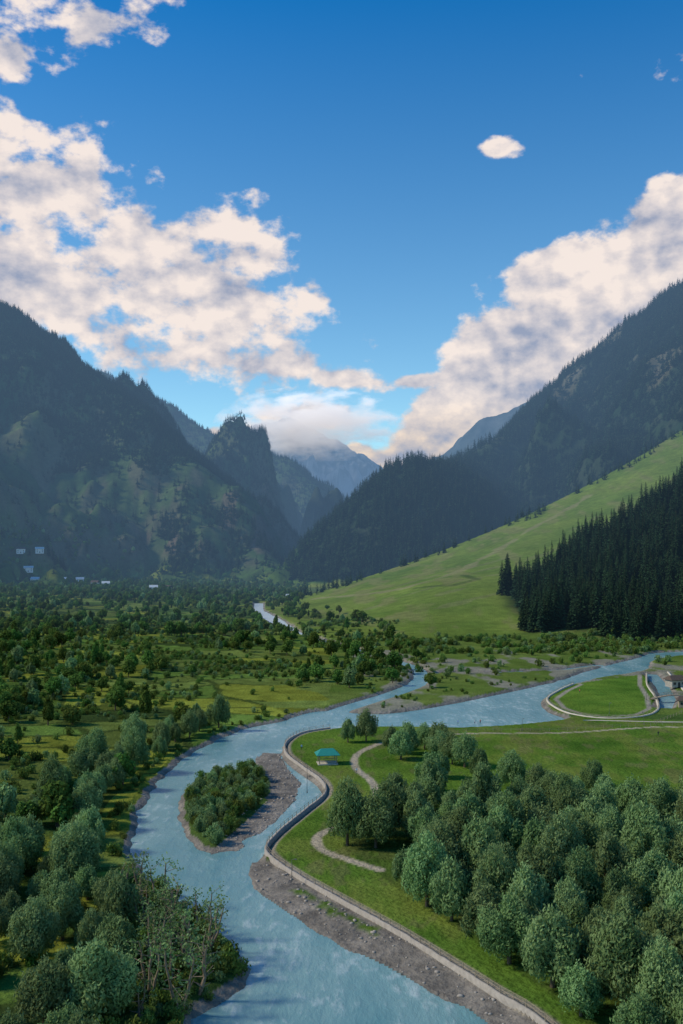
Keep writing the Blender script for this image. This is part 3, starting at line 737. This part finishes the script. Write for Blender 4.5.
hue=mixc(nt,math_(nt,'MULTIPLY',te,1.8,clamp=True),(1.45,1.65,1.35),(.09,.95,1.45))
tint=mixc(nt,1.0,sky.outputs[0],hue,'MULTIPLY')
cb=N(nt,'ShaderNodeCombineXYZ');nt.links.new(az,cb.inputs[0]);nt.links.new(te,cb.inputs[1]);P=cb.outputs[0]
BL=[(-.32,.365,.14,.065,-15,1.1),(-.33,.27,.14,.07,0,1.2),(-.20,.285,.11,.07,-20,1.1),(-.11,.305,.07,.040,-20,1),(-.11,.25,.08,.045,-15,1),(-.17,.205,.15,.042,-5,.9),(-.07,.185,.09,.028,-12,.9),(.0,.170,.06,.013,-4,1.1),(.075,.170,.030,.009,5,1.2),
(-.335,.51,.04,.035,20,1),(-.24,.53,.075,.025,15,1),
(.154,.402,.021,.011,0,1.25),
(.335,.335,.045,.033,0,1.9),(.32,.29,.07,.045,25,2),(.215,.268,.050,.035,25,2.6),(.27,.21,.14,.09,25,2.5),(.17,.19,.07,.050,35,2.3),(.12,.125,.06,.045,30,2.0),(.085,.10,.05,.025,10,1.5),
(.02,.090,.08,.014,0,1.3),(.08,.132,.02,.008,0,1),(-.10,.115,.05,.010,0,1),(.165,.217,.018,.006,10,1),(-.03,.135,.045,.016,0,1.1),
(-1.1,.35,.5,.1,10,1),(1.1,.3,.5,.12,-10,1),(2.6,.35,.6,.12,0,1)]
M=None
for (a,b,rx,ry,rt,wt) in BL:
    A_=math.atan(a) if abs(a)<.6 else a
    cz=math.cos(A_) if abs(a)<.6 else 1
    mp=N(nt,'ShaderNodeMapping',vector_type='TEXTURE');mp.inputs['Location'].default_value=(A_,b*cz,0);mp.inputs['Rotation'].default_value=(0,0,math.radians(rt));mp.inputs['Scale'].default_value=(rx*1.25,ry*1.25,1)
    nt.links.new(P,mp.inputs[0]);l=N(nt,'ShaderNodeVectorMath',operation='LENGTH');nt.links.new(mp.outputs[0],l.inputs[0])
    v=math_(nt,'MULTIPLY_ADD',l.outputs['Value'],-wt,wt)
    if M is None: M=v
    else:
        M=math_(nt,'SMOOTH_MAX',M,v,.12)
M=math_(nt,'MAXIMUM',M,-1.)
def skyfbm(dx,dy,scale,detail,rough=.56):
    mp=N(nt,'ShaderNodeMapping');mp.inputs['Location'].default_value=(dx,dy,0);mp.inputs['Scale'].default_value=(1,1.3,1)
    nt.links.new(P,mp.inputs[0]);return noise(nt,scale,detail,mp.outputs[0],rough)
f0=skyfbm(0,0,21,10,.58);f1=skyfbm(-.006,-.013,21,5,.58);f2=skyfbm(3,1,6,3);g0=skyfbm(0,0,12,3,.5);g1=skyfbm(-.012,-.024,12,3,.5)
den=math_(nt,'ADD',math_(nt,'MULTIPLY',M,1.0),math_(nt,'MULTIPLY_ADD',f0,2.8,math_(nt,'MULTIPLY_ADD',f2,.9,math_(nt,'MULTIPLY_ADD',g0,1.0,-2.50))))
al=N(nt,'ShaderNodeMapRange',interpolation_type='SMOOTHSTEP');al.inputs[1].default_value=-.02;al.inputs[2].default_value=.46;nt.links.new(den,al.inputs[0])
lit=math_(nt,'MULTIPLY_ADD',math_(nt,'SUBTRACT',f0,f1),2.3,math_(nt,'MULTIPLY_ADD',math_(nt,'SUBTRACT',g0,g1),2.8,.76))  # cloud light and shade painted into the sky colour from offset noise
lit=math_(nt,'SUBTRACT',lit,math_(nt,'MULTIPLY',math_(nt,'MAXIMUM',math_(nt,'SUBTRACT',math_(nt,'MINIMUM',den,1.8),.5),0),.24))
low=N(nt,'ShaderNodeMapRange',interpolation_type='SMOOTHSTEP');low.inputs[1].default_value=.24;low.inputs[2].default_value=.14;nt.links.new(te,low.inputs[0])
lit=math_(nt,'SUBTRACT',lit,math_(nt,'MULTIPLY',low.outputs[0],.22))
lit=math_(nt,'ADD',lit,math_(nt,'MULTIPLY_ADD',f2,.9,-.45),clamp=True)
warm=N(nt,'ShaderNodeMapRange',interpolation_type='SMOOTHSTEP');warm.inputs[1].default_value=.16;warm.inputs[2].default_value=.09;nt.links.new(te,warm.inputs[0])
hi=mixc(nt,warm.outputs[0],(7.9,6.9,6.3),(8.4,6.5,4.7))
cl=mixc(nt,lit,(2.6,3.0,4.1),hi)
fin=mixc(nt,math_(nt,'MULTIPLY',al.outputs[0],.96),tint,cl)
bg=N(nt,'ShaderNodeBackground');bg.inputs[1].default_value=.12;nt.links.new(fin,bg.inputs[0])
o=N(nt,'ShaderNodeOutputWorld');nt.links.new(bg.outputs[0],o.inputs[0])

sd=Vector((math.sin(SUN_AZ)*math.cos(SUN_EL),math.cos(SUN_AZ)*math.cos(SUN_EL),math.sin(SUN_EL)))
L=bpy.data.lights.new('sun','SUN');L.energy=3.3;L.angle=math.radians(8);L.color=(1,.86,.64)
lo=bpy.data.objects.new('sun',L);scene.collection.objects.link(lo);lo.rotation_euler=sd.to_track_quat('Z','Y').to_euler()

cam=bpy.data.cameras.new('camera');cam.sensor_fit='VERTICAL';cam.sensor_height=24;cam.lens=24*1000/1024;cam.shift_y=38/1024;cam.clip_end=40000;cam.clip_start=1
co=bpy.data.objects.new('camera',cam);scene.collection.objects.link(co);co.location=(0,0,60);co.rotation_euler=(math.radians(90),0,0);scene.camera=co
scene.view_settings.view_transform='Standard'
try: scene.view_settings.look='None'
except Exception: pass
scene.view_settings.exposure=0
